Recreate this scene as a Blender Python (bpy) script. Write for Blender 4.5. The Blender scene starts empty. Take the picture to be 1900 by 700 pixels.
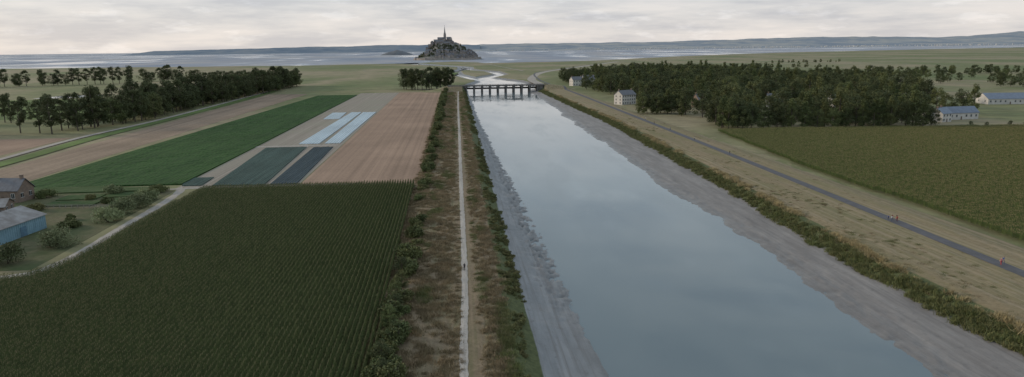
import bpy, math, random
import numpy as np
from mathutils import Matrix, Vector
random.seed(7); rng=np.random.default_rng(7)
sc=bpy.context.scene
col=sc.collection

# ------------------------------------------------------------------ helpers
def link(ob,parent=None):
    col.objects.link(ob)
    if parent is not None: ob.parent=parent
    return ob
def empty(name,loc=(0,0,0),rz=0):
    e=bpy.data.objects.new(name,None); e.location=loc; e.rotation_euler=(0,0,rz); e.empty_display_size=1
    return link(e)
def mesh(name,v,f,mats,mi=None,smooth=False):
    me=bpy.data.meshes.new(name)
    v=np.asarray(v,dtype=float)
    me.from_pydata([tuple(p) for p in v.tolist()],[],[list(map(int,q)) for q in f])
    for m in mats: me.materials.append(m)
    if mi is not None: me.polygons.foreach_set('material_index',np.asarray(mi,dtype=np.int32))
    if smooth: me.polygons.foreach_set('use_smooth',np.ones(len(me.polygons),dtype=bool))
    me.update(); return me
def obj(name,v,f,mats,mi=None,parent=None,loc=(0,0,0),rz=0,smooth=False):
    o=bpy.data.objects.new(name,mesh(name,v,f,mats,mi,smooth)); o.location=loc; o.rotation_euler=(0,0,rz)
    return link(o,parent)
def sm(t): t=np.clip(t,0,1); return t*t*(3-2*t)
def hsh(i,j,s):
    n=(i.astype(np.int64)*374761393+j.astype(np.int64)*668265263+s*1442695041)&0x7fffffff
    n=((n^(n>>13))*1274126177)&0x7fffffff
    n=(n^(n>>16))&0x7fffffff
    return n/0x7fffffff
def vn(x,y,s=0):
    xi=np.floor(x);yi=np.floor(y);fx=sm(x-xi);fy=sm(y-yi)
    a=hsh(xi,yi,s);b=hsh(xi+1,yi,s);c=hsh(xi,yi+1,s);d=hsh(xi+1,yi+1,s)
    return (a*(1-fx)+b*fx)*(1-fy)+(c*(1-fx)+d*fx)*fy
def fbm(x,y,s=0,o=4):
    t=0;a=.5
    for k in range(o): t=t+a*vn(x*2**k,y*2**k,s+k); a*=.5
    return t

# ------------------------------------------------------------------ materials
def nt(name):
    m=bpy.data.materials.new(name); m.use_nodes=True
    n=m.node_tree; b=n.nodes['Principled BSDF']
    return m,n,b
def N(n,t,**k):
    q=n.nodes.new(t)
    for a,b in k.items():
        if a in q.inputs: q.inputs[a].default_value=b
        else: setattr(q,a,b)
    return q
def c4(c): return (c[0],c[1],c[2],1)
def noise(n,vec,scale,detail=4,rough=.6):
    q=N(n,'ShaderNodeTexNoise'); q.inputs['Scale'].default_value=scale; q.inputs['Detail'].default_value=detail; q.inputs['Roughness'].default_value=rough
    if vec is not None: n.links.new(vec,q.inputs['Vector'])
    return q.outputs['Fac']
def mapping(n,vec,s):
    q=N(n,'ShaderNodeMapping'); q.inputs['Scale'].default_value=s; n.links.new(vec,q.inputs['Vector']); return q.outputs[0]
def ramp(n,fac,stops):
    q=N(n,'ShaderNodeValToRGB'); e=q.color_ramp.elements
    while len(e)<len(stops): e.new(.5)
    for i,(p,c) in enumerate(stops):
        e[i].position=p; e[i].color=c4(c) if hasattr(c,'__len__') else (c,c,c,1)
    n.links.new(fac,q.inputs[0]); return q.outputs[0]
def mix(n,fac,a,b,mode='MIX'):
    q=N(n,'ShaderNodeMix'); q.data_type='RGBA'; q.blend_type=mode
    for s,val in ((0,fac),(6,a),(7,b)):
        if isinstance(val,bpy.types.NodeSocket): n.links.new(val,q.inputs[s])
        elif s==0: q.inputs[0].default_value=val
        else: q.inputs[s].default_value=c4(val)
    return q.outputs[2]
def math_(n,op,a,b=None,clamp=False):
    q=N(n,'ShaderNodeMath'); q.operation=op; q.use_clamp=clamp
    for i,val in enumerate((a,b)):
        if val is None: continue
        if isinstance(val,bpy.types.NodeSocket): n.links.new(val,q.inputs[i])
        else: q.inputs[i].default_value=val
    return q.outputs[0]
def tco(n,o='Object'):
    return N(n,'ShaderNodeTexCoord').outputs[o]
def bump(n,b,h,strength=.5,dist=.1):
    q=N(n,'ShaderNodeBump'); q.inputs['Strength'].default_value=strength; q.inputs['Distance'].default_value=dist
    n.links.new(h,q.inputs['Height']); n.links.new(q.outputs[0],b.inputs['Normal'])
def simple(name,c1,c2=None,scale=1.0,rough=.85,lo=.35,hi=.65,bmp=0,bd=.05):
    m,n,b=nt(name)
    if c2 is None: c2=tuple(x*.75 for x in c1)
    f=noise(n,tco(n),scale,5)
    n.links.new(ramp(n,f,[(lo,c2),(hi,c1)]),b.inputs['Base Color'])
    b.inputs['Roughness'].default_value=rough
    if bmp: bump(n,b,f,bmp,bd)
    return m
def fieldmat(name,c1,c2,sx=.5,sy=.004,fine=.6,amt=.35,big=.02,rows=None,rough=.95,c3=None):
    m,n,b=nt(name); t=tco(n)
    f=noise(n,mapping(n,t,(sx,sy,1)),1,4,.65)
    c=ramp(n,f,[(.35,c2),(.65,c1)])
    g=noise(n,t,fine,5,.7)
    c=mix(n,1.0,c,ramp(n,g,[(.25,1-amt),(.75,1+amt*.4)]),'MULTIPLY')
    k=noise(n,t,big,3)
    if c3 is not None: c=mix(n,ramp(n,k,[(.45,0.),(.65,.8)]),c,c3)
    else: c=mix(n,1.0,c,ramp(n,k,[(.3,.82),(.7,1.1)]),'MULTIPLY')
    if rows:
        sp=N(n,'ShaderNodeSeparateXYZ'); n.links.new(t,sp.inputs[0])
        w=math_(n,'SINE',math_(n,'MULTIPLY',sp.outputs[0],2*math.pi/rows))
        w=math_(n,'MULTIPLY_ADD',w,.5); w.node.inputs[2].default_value=.5
        c=mix(n,1.0,c,ramp(n,w,[(0.,.7),(1.,1.1)]),'MULTIPLY')
    n.links.new(c,b.inputs['Base Color']); b.inputs['Roughness'].default_value=rough
    b.inputs['Specular IOR Level'].default_value=.12
    bump(n,b,g,.6,.15)
    return m
def leafmat(name,dark,light,scale=.35,extra=None,var=.55,base=.72,trans=0):
    m,n,b=nt(name); t=tco(n)
    oi=N(n,'ShaderNodeObjectInfo')
    f=noise(n,t,scale,3,.6)
    f2=noise(n,t,scale*9,2,.6)
    s=math_(n,'ADD',math_(n,'MULTIPLY',f,.75),math_(n,'MULTIPLY',f2,.25))
    c=ramp(n,s,[(.36,dark),(.64,light)])
    v=math_(n,'MULTIPLY_ADD',oi.outputs['Random'],var); v.node.inputs[2].default_value=base
    cmb=N(n,'ShaderNodeCombineXYZ')
    for i in range(3): n.links.new(v,cmb.inputs[i])
    c=mix(n,1.0,c,cmb.outputs[0],'MULTIPLY')
    if extra is not None:
        r2=math_(n,'FRACT',math_(n,'MULTIPLY',oi.outputs['Random'],17.3))
        c=mix(n,math_(n,'MULTIPLY',r2,.6),c,extra)
    n.links.new(c,b.inputs['Base Color']); b.inputs['Roughness'].default_value=.7
    b.inputs['Specular IOR Level'].default_value=.2
    return m
M_bark=simple('bark',(.11,.09,.07),(.06,.05,.04),2)
M_leafdark=leafmat('leaves_dark',(.035,.05,.024),(.1,.12,.05),.25,(.095,.105,.045))  # dark and mid leaf colours lightened, standing in for haze over the woodland
M_leafmid=leafmat('leaves_mid',(.05,.072,.028),(.145,.175,.066),.3,(.15,.15,.06))
M_leafwillow=leafmat('leaves_willow',(.12,.145,.07),(.28,.31,.16),.5)
M_shrub=leafmat('leaves_shrub',(.07,.085,.03),(.18,.195,.075),.5,(.19,.165,.075))
M_maize=leafmat('maize_leaf',(.052,.07,.024),(.1,.13,.04),.3,None,.16,.92)
M_maize2=leafmat('maize_leaf_pale',(.085,.115,.035),(.145,.18,.05),.3,None,.16,.92)
M_tassel=simple('maize_tassel',(.28,.24,.12),(.19,.16,.08),3)
M_dry=leafmat('dry_grass',(.2,.15,.09),(.36,.28,.175),.4,(.17,.15,.08))
M_grn=leafmat('green_grass',(.08,.1,.035),(.17,.195,.075),.4,(.2,.18,.09))
M_reed=leafmat('pale_reed',(.26,.21,.11),(.44,.36,.2),.5)

# ------------------------------------------------------------------ terrain shape
RIV=[(58,860,46),(66,1000,42),(70,1090,30),(52,1240,11),(92,1380,7),(84,1560,8),(28,1740,12),(30,1960,14),(-70,2250,20),(-200,2700,36)]
RIV2=[(40,1150,5),(4,1400,5),(0,1600,5),(20,1740,6)]
def rdist(x,y):
    best=np.full(np.shape(x),1e9)
    for R in (RIV,RIV2):
        for (x0,y0,w0),(x1,y1,w1) in zip(R[:-1],R[1:]):
            dx,dy=x1-x0,y1-y0
            t=np.clip(((x-x0)*dx+(y-y0)*dy)/(dx*dx+dy*dy),0,1)
            d=np.hypot(x-x0-t*dx,y-y0-t*dy)-(w0+t*(w1-w0))
            best=np.minimum(best,d)
    return best
def wl(y): return np.interp(y,[60,100,185,318,485,850],[23.5,23.5,22.5,20.2,17,15.5])
def wr(y): return np.interp(y,[60,95,140,190,274,490,850],[75,75.4,77.9,79.3,78.5,83.3,92])
def mr(y): return np.interp(y,[60,101,140,243,450,850],[93,93,92,97,104,100])
def hz(x,y,rough=True):
    x=np.asarray(x,float);y=np.asarray(y,float)
    L=wl(y);R=wr(y);ML=12.6;MR=mr(y)
    if rough:
        jag=(fbm(y*.18,x*0+3,11,4)-.47)*5*np.clip((y-90)/60,0.2,1)
        L=L+jag*.9+(fbm(y*.7,x*.15+3,12,3)-.44)*2.6*np.clip((y-110)/50,0.1,1); R=R+(fbm(y*.03,x*0+7,21,5)-.47)*8+(fbm(y*.25,x*0+9,22,3)-.44)*2
    seg=lambda a,b,za,zb: za+(zb-za)*sm((x-a)/(b-a))
    lin=lambda a,b,za,zb: za+(zb-za)*np.clip((x-a)/(b-a),0,1)
    z=np.select([x<8,x<ML,x<L,x<50,x<R,x<MR,x<MR+4],
        [seg(-17,-10,0,1),seg(8,ML,1,-.5),lin(ML,L,-.6,-2.46),lin(L,L+14,-2.54,-5),lin(R-14,R,-5,-2.54),lin(R,MR,-2.46,-1.0),seg(MR,MR+4,-.9,.6)],
        seg(MR+4,MR+10,.6,1.0)-seg(131,141,0,1.0))
    e=5.3*np.exp(-((y-836)/16)**4)
    z=z+e*np.where(x<30,sm((x+42)/40)*(1-sm((x-8)/5)),sm((x-104)/5)*(1-sm((x-112)/42)))
    d=rdist(x,y)
    zr=np.where(d<0,-2.6+np.clip(d*.2,-2,0),-2.45+2.7*sm(d/14))
    t=sm((y-865)/40)
    z=z*(1-t)+zr*t
    return z
XL=np.array([-90000,-45000,-22000,-11000,-6000,-3000,-1500,-900,-600,-450,-350,-280,-220,-180,-160]+list(range(-150,-20,6))+list(np.arange(-19,142,.7))+[144,147,150,158,170,185,200,230,260,320,400,500,700,1000,1500,2500,5000,10000,22000,45000,90000],float)
ys=[-300,-100,0,30,50,60.]
while ys[-1]<2700: ys.append(ys[-1]+max(.7,.0055*ys[-1]))
ys+=[3000,3500,4200,5200,7000,10000,15000,25000,45000,90000]
YL=np.array(ys)
GX,GY=np.meshgrid(XL,YL)
Z=hz(GX,GY)
inner=(GX>-20)&(GX<143)&(GY<2600)
mudw=sm((GX-11.8)/1.5)*(1-sm((GX-mr(GY)+.5)/1.5))
d=rdist(GX,GY); t=sm((GY-865)/40)
mudw=mudw*(1-t)+t*(1-sm((d-5)/8))
mudw=np.where((GX<-19)&(GY<865),0,mudw)
n1=fbm(GX*.9,GY*.45,3,4)-.47; n2=fbm(GX*.25,GY*.06,5,3)-.44
edgeL=np.exp(-((GX-wl(GY)+2.4)/3.4)**2)*sm((GY-105)/60)
edgeR=np.exp(-((GX-wr(GY)-3)/3.5)**2)
rid=np.abs(fbm(GX*.8,GY*.35,9,3)-.44)*-4.2+.35
Z=Z+np.where(inner,mudw*(n1*.16+n2*.2+edgeL*rid*1.2+edgeR*n1*.7),0)
pathm=np.clip((np.abs(GX-1.3)-.8)/1.2,0,1)*np.clip((np.abs(GX-123.5-(GY-132)*.012)-3)/2,0,1)
Z=Z+np.where(inner&(GX>-18)&(GY<2500),(1-mudw)*pathm*(n1*.35+n2*.35)*(1-t),0)
green=np.maximum(sm((GX-7.5)/1.5)*(1-sm((GX-12.8)/1)),sm((GX-mr(GY)+1)/1)*(1-sm((GX-mr(GY)-5.5)/2)))*(1-t)
dry=np.where((GX>-16.5)&(GX<139),1.,0)*(1-t)
nr,nc=GX.shape
V=np.stack([GX.ravel(),GY.ravel(),Z.ravel()],1)
ii=(np.arange(nr-1)[:,None]*nc+np.arange(nc-1)[None,:]).ravel()
F=np.stack([ii,ii+1,ii+nc+1,ii+nc],1)
M_ground,n,b=nt('ground'); tc=tco(n)
at=N(n,'ShaderNodeAttribute'); at.attribute_name='zone'
sp=N(n,'ShaderNodeSeparateColor'); n.links.new(at.outputs['Color'],sp.inputs[0])
pos=N(n,'ShaderNodeSeparateXYZ'); n.links.new(tc,pos.inputs[0])
big=noise(n,mapping(n,tc,(.0035,.0022,1)),1,3,.55)
fine=noise(n,tc,.9,6,.75)
med=noise(n,mapping(n,tc,(.25,.03,1)),1,5,.7)
farm=ramp(n,big,[(.36,(.13,.16,.06)),(.46,(.18,.185,.085)),(.55,(.27,.23,.14)),(.66,(.15,.17,.07))])
farm=mix(n,1.0,farm,ramp(n,noise(n,tc,.05,5,.7),[(.3,.7),(.7,1.2)]),'MULTIPLY')
# small winding creeks of the salt marsh
ck=noise(n,tc,.012,4,.5); ckm=ramp(n,math_(n,'ABSOLUTE',math_(n,'SUBTRACT',ck,.5)),[(0.,1.),(.012,0.)])
ym=N(n,'ShaderNodeMapRange'); ym.inputs[1].default_value=1250; ym.inputs[2].default_value=1700; n.links.new(pos.outputs[1],ym.inputs[0])
farm=mix(n,math_(n,'MULTIPLY',ckm,math_(n,'MULTIPLY',ym.outputs[0],.75)),farm,(.2,.19,.17))
dryc=ramp(n,fine,[(.3,(.1,.078,.048)),(.5,(.18,.14,.088)),(.7,(.27,.21,.135))])
dryc=mix(n,ramp(n,med,[(.45,0.),(.62,.7)]),dryc,(.14,.135,.065))
dryc=mix(n,ramp(n,noise(n,mapping(n,tc,(1.2,.02,1)),1,2),[(.4,0.),(.62,.35)]),dryc,(.28,.21,.14))
dr2=ramp(n,fine,[(.3,(.18,.143,.08)),(.7,(.285,.225,.135))])
dr2=mix(n,ramp(n,noise(n,mapping(n,tc,(.12,.02,1)),1,5,.7),[(.42,0.),(.62,.65)]),dr2,(.17,.16,.07))
dr2=mix(n,ramp(n,noise(n,mapping(n,tc,(.9,.004,1)),1,2),[(.52,0.),(.6,.45)]),dr2,(.34,.275,.185))
xr=N(n,'ShaderNodeMapRange'); xr.inputs[1].default_value=88; xr.inputs[2].default_value=100; n.links.new(pos.outputs[0],xr.inputs[0])
dryc=mix(n,xr.outputs[0],dryc,dr2)
grc=ramp(n,fine,[(.3,(.05,.062,.025)),(.7,(.13,.145,.06))])
mudn=noise(n,mapping(n,tc,(.35,.06,.5)),1,6,.65)
mudc=ramp(n,mudn,[(.3,(.15,.138,.128)),(.5,(.21,.196,.183)),(.7,(.27,.253,.235))])
mudl=ramp(n,mudn,[(.3,(.18,.185,.185)),(.5,(.235,.24,.24)),(.7,(.29,.292,.29))])
xl=N(n,'ShaderNodeMapRange'); xl.inputs[1].default_value=30; xl.inputs[2].default_value=60; n.links.new(pos.outputs[0],xl.inputs[0])
mudc=mix(n,xl.outputs[0],mudl,mudc)
mudc=mix(n,ramp(n,noise(n,mapping(n,tc,(1.3,.03,1)),1,3),[(.48,0.),(.66,.55)]),mudc,(.14,.128,.12))
mudc=mix(n,ramp(n,noise(n,mapping(n,tc,(.6,.5,1)),1,5,.75),[(.55,0.),(.68,.5)]),mudc,(.12,.112,.105))
c=mix(n,sp.outputs[2],farm,dryc)
gsel=math_(n,'ADD',sp.outputs[1],math_(n,'MULTIPLY',math_(n,'SUBTRACT',fine,.5),.8),)
gsel=ramp(n,gsel,[(.4,0.),(.6,1.)])
c=mix(n,gsel,c,grc)
msel=math_(n,'ADD',sp.outputs[0],math_(n,'MULTIPLY',math_(n,'SUBTRACT',mudn,.5),.7))
msel=ramp(n,msel,[(.42,0.),(.58,1.)])
wet=N(n,'ShaderNodeMapRange'); wet.inputs[1].default_value=-2.5; wet.inputs[2].default_value=-1.95; wet.inputs[3].default_value=1; wet.inputs[4].default_value=0; n.links.new(pos.outputs[2],wet.inputs[0])
mudc=mix(n,math_(n,'MULTIPLY',wet.outputs[0],.6),mudc,(.11,.105,.1))
c=mix(n,msel,c,mudc)
n.links.new(c,b.inputs['Base Color'])
rr=math_(n,'SUBTRACT',.95,math_(n,'MULTIPLY',msel,math_(n,'ADD',.35,math_(n,'MULTIPLY',wet.outputs[0],.3)))); n.links.new(rr,b.inputs['Roughness'])
b.inputs['Specular IOR Level'].default_value=.3
bump(n,b,fine,.6,.18)
g=obj('ground',V,F,[M_ground],smooth=True)
ca=g.data.attributes.new('zone','FLOAT_COLOR','POINT')
ca.data.foreach_set('color',np.stack([mudw.ravel(),green.ravel(),dry.ravel(),np.ones(mudw.size)],1).astype(np.float32).ravel())

# ------------------------------------------------------------------ water
M_water,n,b=nt('canal_water'); tc=tco(n)
w1=noise(n,mapping(n,tc,(.02,.012,1)),1,3)
n.links.new(ramp(n,w1,[(.35,(.1,.135,.15)),(.65,(.135,.17,.18))]),b.inputs['Base Color'])
b.inputs['IOR'].default_value=1.6
n.links.new(ramp(n,noise(n,mapping(n,tc,(.05,.012,1)),1,5),[(.42,.03),(.62,.16)]),b.inputs['Roughness'])
bump(n,b,noise(n,mapping(n,tc,(.5,.9,1)),1,3),.06,.08)
obj('canal_water',[(-170,-300,-2.5),(260,-300,-2.5),(260,2600,-2.5),(-170,2600,-2.5)],[(0,1,2,3)],[M_water])

M_flat,n,b=nt('tidal_flat'); tc=tco(n)
f1=noise(n,mapping(n,tc,(.0022,.0012,1)),1,7,.62)
f2=noise(n,mapping(n,tc,(.0035,.0009,1)),1,5,.55)
n.links.new(ramp(n,f1,[(.38,(.24,.275,.33)),(.5,(.31,.33,.37)),(.62,(.4,.39,.385))]),b.inputs['Base Color'])
n.links.new(ramp(n,f2,[(.38,.12),(.46,.6),(.6,.95)]),b.inputs['Roughness'])
n.links.new(ramp(n,f2,[(.39,.5),(.46,.06),(.6,.03)]),b.inputs['Specular IOR Level'])
coast=[(-90000,2900),(-20000,2750),(-5000,2620),(-1588,2569),(-1116,2529),(-519,2414),(-182,2542),(0,2800),(60,2600),(120,2420),(515,2563),(1080,3362),(2102,4405),(3761,5400),(5371,6172),(12000,9500),(60000,30000)]
cc=[]
for a,bb in zip(coast[:-1],coast[1:]):
    k=6 if abs(a[0])<6000 else 1
    for i in range(k):
        s=i/k; cc.append((a[0]+(bb[0]-a[0])*s,a[1]+(bb[1]-a[1])*s+(random.uniform(-30,30) if i else 0)))
cc.append(coast[-1])
v=[];f=[]
for i,(x,y) in enumerate(cc):
    v.append((x,y,.35)); v.append((x*1.0 if abs(x)>20000 else x*6,90000,.35))
    if i: f.append((2*i-2,2*i,2*i+1,2*i-1))
obj('tidal_flat',v,f,[M_flat])

# ------------------------------------------------------------------ far hills
def hills(name,x0,x1,shore,hfun,mat,depth=6000,nx=420,ny=16):
    v=[];f=[]
    for j in range(ny):
        for i in range(nx):
            x=x0+(x1-x0)*i/(nx-1); s=j/(ny-1); y=shore(x)+depth*s
            x2=x*(1+depth*s/14000)
            z=hfun(x,s)
            v.append((x2,y,z))
    for j in range(ny-1):
        for i in range(nx-1):
            a=j*nx+i; f.append((a,a+1,a+nx+1,a+nx))
    return obj(name,v,f,[mat],smooth=True)
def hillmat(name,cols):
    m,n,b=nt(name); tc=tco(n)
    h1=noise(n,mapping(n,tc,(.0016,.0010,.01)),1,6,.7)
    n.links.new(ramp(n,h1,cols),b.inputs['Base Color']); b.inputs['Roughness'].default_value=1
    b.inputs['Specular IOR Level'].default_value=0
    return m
M_hill=hillmat('far_hills',[(.36,(.21,.25,.3)),(.48,(.265,.3,.335)),(.6,(.38,.385,.37)),(.68,(.28,.31,.34))])  # pale blue-grey: distance haze is painted into the hill colours
M_hill2=hillmat('far_wooded_coast',[(.36,(.15,.195,.25)),(.48,(.18,.225,.275)),(.6,(.24,.27,.3)),(.68,(.19,.23,.27))])  # bluish from painted-in haze, no real atmosphere over this coast
def hR(x,s):
    base=np.interp(x,[-500,2000,6000,12000],[125,150,200,290])
    nn=float(fbm(np.array(x*.0007),np.array(s*2.),31,4)); n3=float(fbm(np.array(x*.006),np.array(s*6.),41,3))
    return max(-1,(sm(s*1.1)*base*(.6+.8*nn))+ (n3*24-4)*sm(s*12) )*float(sm((x+900)/900))
def hL(x,s):
    base=np.interp(x,[-6200,-5600,-3000,-1500,300],[0,80,115,150,125])
    nn=float(fbm(np.array(x*.001),np.array(s*2.),33,4)); n3=float(fbm(np.array(x*.005),np.array(s*6.),43,3))
    return max(-1,sm(s*2.2)*base*(.7+.55*nn)+(n3*16-4)*sm(s*12)*(1 if x>-6000 else 0))
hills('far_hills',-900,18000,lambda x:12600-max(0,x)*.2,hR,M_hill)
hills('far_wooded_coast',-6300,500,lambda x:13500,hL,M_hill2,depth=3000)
M_white=simple('far_white_wall',(.6,.58,.55),(.45,.44,.43),.01)
v=[];f=[]
for k in range(420):
    x=random.uniform(500,10500)
    if random.random()<.6: x=random.gauss(random.choice([3300,5200,6800,8700]),450)
    y=12600-max(0,x)*.2+random.uniform(30,900); x*=1+ (y-12600+max(0,x)*.2)/14000
    w=random.uniform(8,30);h=random.uniform(5,11);z=5+random.uniform(0,14)
    i=len(v)
    v+=[(x-w/2,y,z-25),(x+w/2,y,z-25),(x+w/2,y+9,z-25),(x-w/2,y+9,z-25),(x-w/2,y,z+h),(x+w/2,y,z+h),(x+w/2,y+9,z+h),(x-w/2,y+9,z+h),(x-w/2,y+4.5,z+h*1.5),(x+w/2,y+4.5,z+h*1.5)]
    f+=[(i,i+1,i+5,i+4),(i+1,i+2,i+6,i+9,i+5),(i+3,i,i+4,i+8,i+7),(i+2,i+3,i+7,i+6),(i+4,i+5,i+9,i+8),(i+6,i+7,i+8,i+9)]
obj('distant_village',v,f,[M_white])

# ------------------------------------------------------------------ fields
def sheet(name,rows,z,mat,jit=0,nx=2,thick=True,smooth=True):
    v=[];f=[];R=len(rows)
    for (a,bb,y) in rows:
        for i in range(nx):
            s=i/(nx-1); e=(0<i<nx-1)
            v.append((a+(bb-a)*s,y,z+(random.uniform(-jit,jit) if e else 0)))
    for j in range(R-1):
        for i in range(nx-1):
            q=j*nx+i; f.append((q,q+1,q+nx+1,q+nx))
    if thick:
        ring=[i for i in range(nx)]+[j*nx+nx-1 for j in range(1,R)]+[(R-1)*nx+i for i in range(nx-2,-1,-1)]+[j*nx for j in range(R-2,0,-1)]
        k=len(v)
        for q in ring: v.append((v[q][0],v[q][1],-.2))
        m=len(ring)
        for i in range(m): f.append((ring[i],k+i,k+(i+1)%m,ring[(i+1)%m]))
    return obj(name,v,f,[mat],smooth=False)
def rows(a,bb,n=2,j=0):
    out=[]
    for i in range(n):
        s=i/(n-1); q=random.uniform(-j,j) if 0<i<n-1 else 0
        out.append((a[0]+(bb[0]-a[0])*s+q,a[1]+(bb[1]-a[1])*s+q,a[2]+(bb[2]-a[2])*s))
    return out
M_tan=fieldmat('stubble',(.39,.275,.2),(.29,.205,.148),.45,.002,.8,.25)
M_tan2=fieldmat('stubble_far',(.37,.28,.205),(.265,.2,.143),.2,.004,.6,.3)
M_green=fieldmat('green_crop',(.052,.115,.032),(.034,.08,.024),.6,.01,1.2,.35,rows=1.6)
M_bare=fieldmat('bare_plot',(.36,.32,.27),(.24,.21,.17),.8,.003,.8,.3,c3=(.27,.255,.2))
M_leek=fieldmat('leek_bed',(.085,.135,.12),(.05,.08,.068),1.2,.01,1.5,.3,rows=1.1)
M_leek2=fieldmat('cabbage_bed',(.065,.095,.11),(.045,.065,.072),1.2,.01,1.5,.3,rows=1.1)
M_film=fieldmat('plastic_film',(.5,.6,.65),(.36,.46,.51),1.5,.004,.8,.15,rough=.45,rows=1.5)
M_dirt=fieldmat('dirt_track',(.46,.42,.37),(.34,.31,.27),1.,.3,1.2,.2)
M_path=fieldmat('gravel_path',(.5,.46,.41),(.38,.35,.31),2.,.1,2.,.25)
M_asph=simple('asphalt',(.1,.1,.11),(.075,.075,.08),.5,.9)
M_yard=fieldmat('yard_grass',(.17,.15,.09),(.08,.1,.045),.1,.1,.6,.35,c3=(.07,.1,.04))
M_veg=fieldmat('vegetable_rows',(.05,.1,.035),(.09,.12,.05),.05,1.2,1.2,.3)
M_marsh=fieldmat('salt_marsh',(.25,.24,.13),(.17,.185,.085),.004,.02,.05,.3,c3=(.3,.25,.16))
M_mead=fieldmat('meadow',(.15,.21,.07),(.11,.155,.055),.01,.01,.08,.25)
sheet('stubble_field',rows((-60,-15.8,257),(-66,-17.5,822),40),.08,M_tan)
sheet('stubble_strip_field',rows((-200,-172,275),(-218,-173,825),60,.4),.08,M_tan2)
sheet('green_crop_field',[(-169.5+15.5*s,-105.8-5*s,267+521*s) for s in np.linspace(0,1,200)],.5,M_green,.18,28)
sheet('bare_plot',rows((-105.3,-60.5,258),(-110.6,-66.2,822),30),.05,M_bare)
sheet('leek_bed',rows((-93,-73.5,262),(-100,-79,365),60),.35,M_leek,.08,18)
sheet('cabbage_bed',rows((-71.5,-61.5,262),(-75,-65,363),60),.35,M_leek2,.08,12)
sheet('leek_plot',rows((-104.6,-97.3,264),(-109.5,-98.5,281),20),.3,M_leek,.08,8)
sheet('film_cover',rows((-86,-75,378),(-85,-77,567),40),.3,M_film,.08,8)
sheet('film_cover',rows((-72,-64,378),(-75.5,-65,566),40),.3,M_film,.08,8)
sheet('film_cover',rows((-98,-86.5,515),(-100,-89,567),20),.3,M_film,.08,8)
def poly(name,pts,z,mat):
    return obj(name,[(x,y,z) for x,y in pts],[list(range(len(pts)))],[mat])
def ribbon(name,pts,w,mat,dz=.05,follow=True,step=3,jit=0,parent=None):
    P=[np.array(p,float) for p in pts]; out=[]
    for i in range(len(P)-1):
        p0=P[max(i-1,0)];p1=P[i];p2=P[i+1];p3=P[min(i+2,len(P)-1)]
        k=max(2,int(np.linalg.norm(p2-p1)/step))
        for j in range(k):
            s=j/k
            out.append(.5*((2*p1)+(-p0+p2)*s+(2*p0-5*p1+4*p2-p3)*s*s+(-p0+3*p1-3*p2+p3)*s**3))
    out.append(P[-1]); out=np.array(out)
    T=np.gradient(out,axis=0); T/=np.linalg.norm(T,axis=1)[:,None]; Nn=np.stack([T[:,1],-T[:,0]],1)
    ww=w/2+ (rng.uniform(-jit,jit,len(out)) if jit else 0)
    Lp=out-Nn*np.reshape(ww,(-1,1)); Rp=out+Nn*np.reshape(ww,(-1,1))
    zc=hz(out[:,0],out[:,1],False)+dz if follow else np.full(len(out),dz)
    v=[];f=[]
    for i in range(len(out)):
        v+=[(Lp[i,0],Lp[i,1],zc[i]-.04),(out[i,0],out[i,1],zc[i]),(Rp[i,0],Rp[i,1],zc[i]-.04)]
        if i: a=3*i-3; f+=[(a,a+1,a+4,a+3),(a+1,a+2,a+5,a+4)]
    return obj(name,v,f,[mat],parent=parent)
ribbon('gravel_path',[(0,40),(0.1,100),(.9,146),(1.1,245),(1.6,400),(2,600),(3.5,810)],1.35,M_path,.08,jit=.12,step=1.5)
ribbon('asphalt_road',[(119,40),(121,130),(123.6,232),(126.5,396),(130,660),(132,905),(134,1099),(165,1400),(252,1642),(500,2263)],3.5,M_asph,.1)
ribbon('marsh_road',[(118,960),(128,1150),(190,1450),(330,1800),(560,2350)],14,M_dirt,.3,follow=False)
ribbon('farm_track',[(-150,136),(-120,152),(-105,158),(-99.4,160.6),(-97.3,168),(-97,180),(-98.2,200),(-99.3,228),(-101.2,251),(-104,262)],2.8,M_dirt,.06,follow=False,jit=.15,step=2)
ribbon('field_track',[(-112,257.5),(-95,260),(-72,260.3),(-40,259)],2.4,M_dirt,.11,follow=False,jit=.2,step=2)
ribbon('field_track',[(-76.5,262),(-80,370),(-84,372)],2.2,M_dirt,.1,follow=False,jit=.2)
ribbon('field_track',[(-107,371),(-64,371)],4,M_dirt,.12,follow=False,jit=.2)
ribbon('levee_road',[(-214,250),(-220,345),(-226,428),(-223,539),(-230,766),(-235,900)],4,M_dirt,.4,follow=False)
ribbon('grass_levee',[(-208,250),(-211,345),(-217,428),(-217,539),(-224,766),(-228,900)],9,M_mead,.35,follow=False)
sheet('stubble_field',rows((-330,-229,352),(-360,-232,430),8),.06,M_tan)
sheet('yard',rows((-170,-101,163),(-170,-104,256),20),.05,M_yard)
for k,(a,bb,y0,y1) in enumerate([(-139,-126,243,251),(-125,-108,246,254),(-138,-122,233,240),(-120,-106,236,243),(-168,-112,256,263),(-168,-130,263,267)]):
    sheet('vegetable_bed',rows((a,bb,y0),(a,bb,y1),6),.4+.02*k,M_veg,.12,12)
sheet('meadow',rows((-215,-30,850),(-215,-20,1150),8),.06,M_marsh)
sheet('meadow',rows((-300,-15,1180),(-340,10,1500),8),.07,M_mead)
sheet('meadow',rows((-430,-255,330),(-430,-255,345),3),.07,M_mead)
sheet('meadow',rows((-900,-260,560),(-900,-260,800),6),.07,M_mead)
sheet('stubble_field',rows((-900,-270,930),(-900,-270,1080),6),.07,M_tan2)
sheet('meadow',rows((500,1500,1150),(600,1900,1450),8),.08,M_mead)
sheet('meadow',rows((240,1200,1500),(260,1500,1900),8),.07,M_marsh)
sheet('meadow',rows((900,1900,1600),(1100,2600,2300),8),.09,M_mead)
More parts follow.
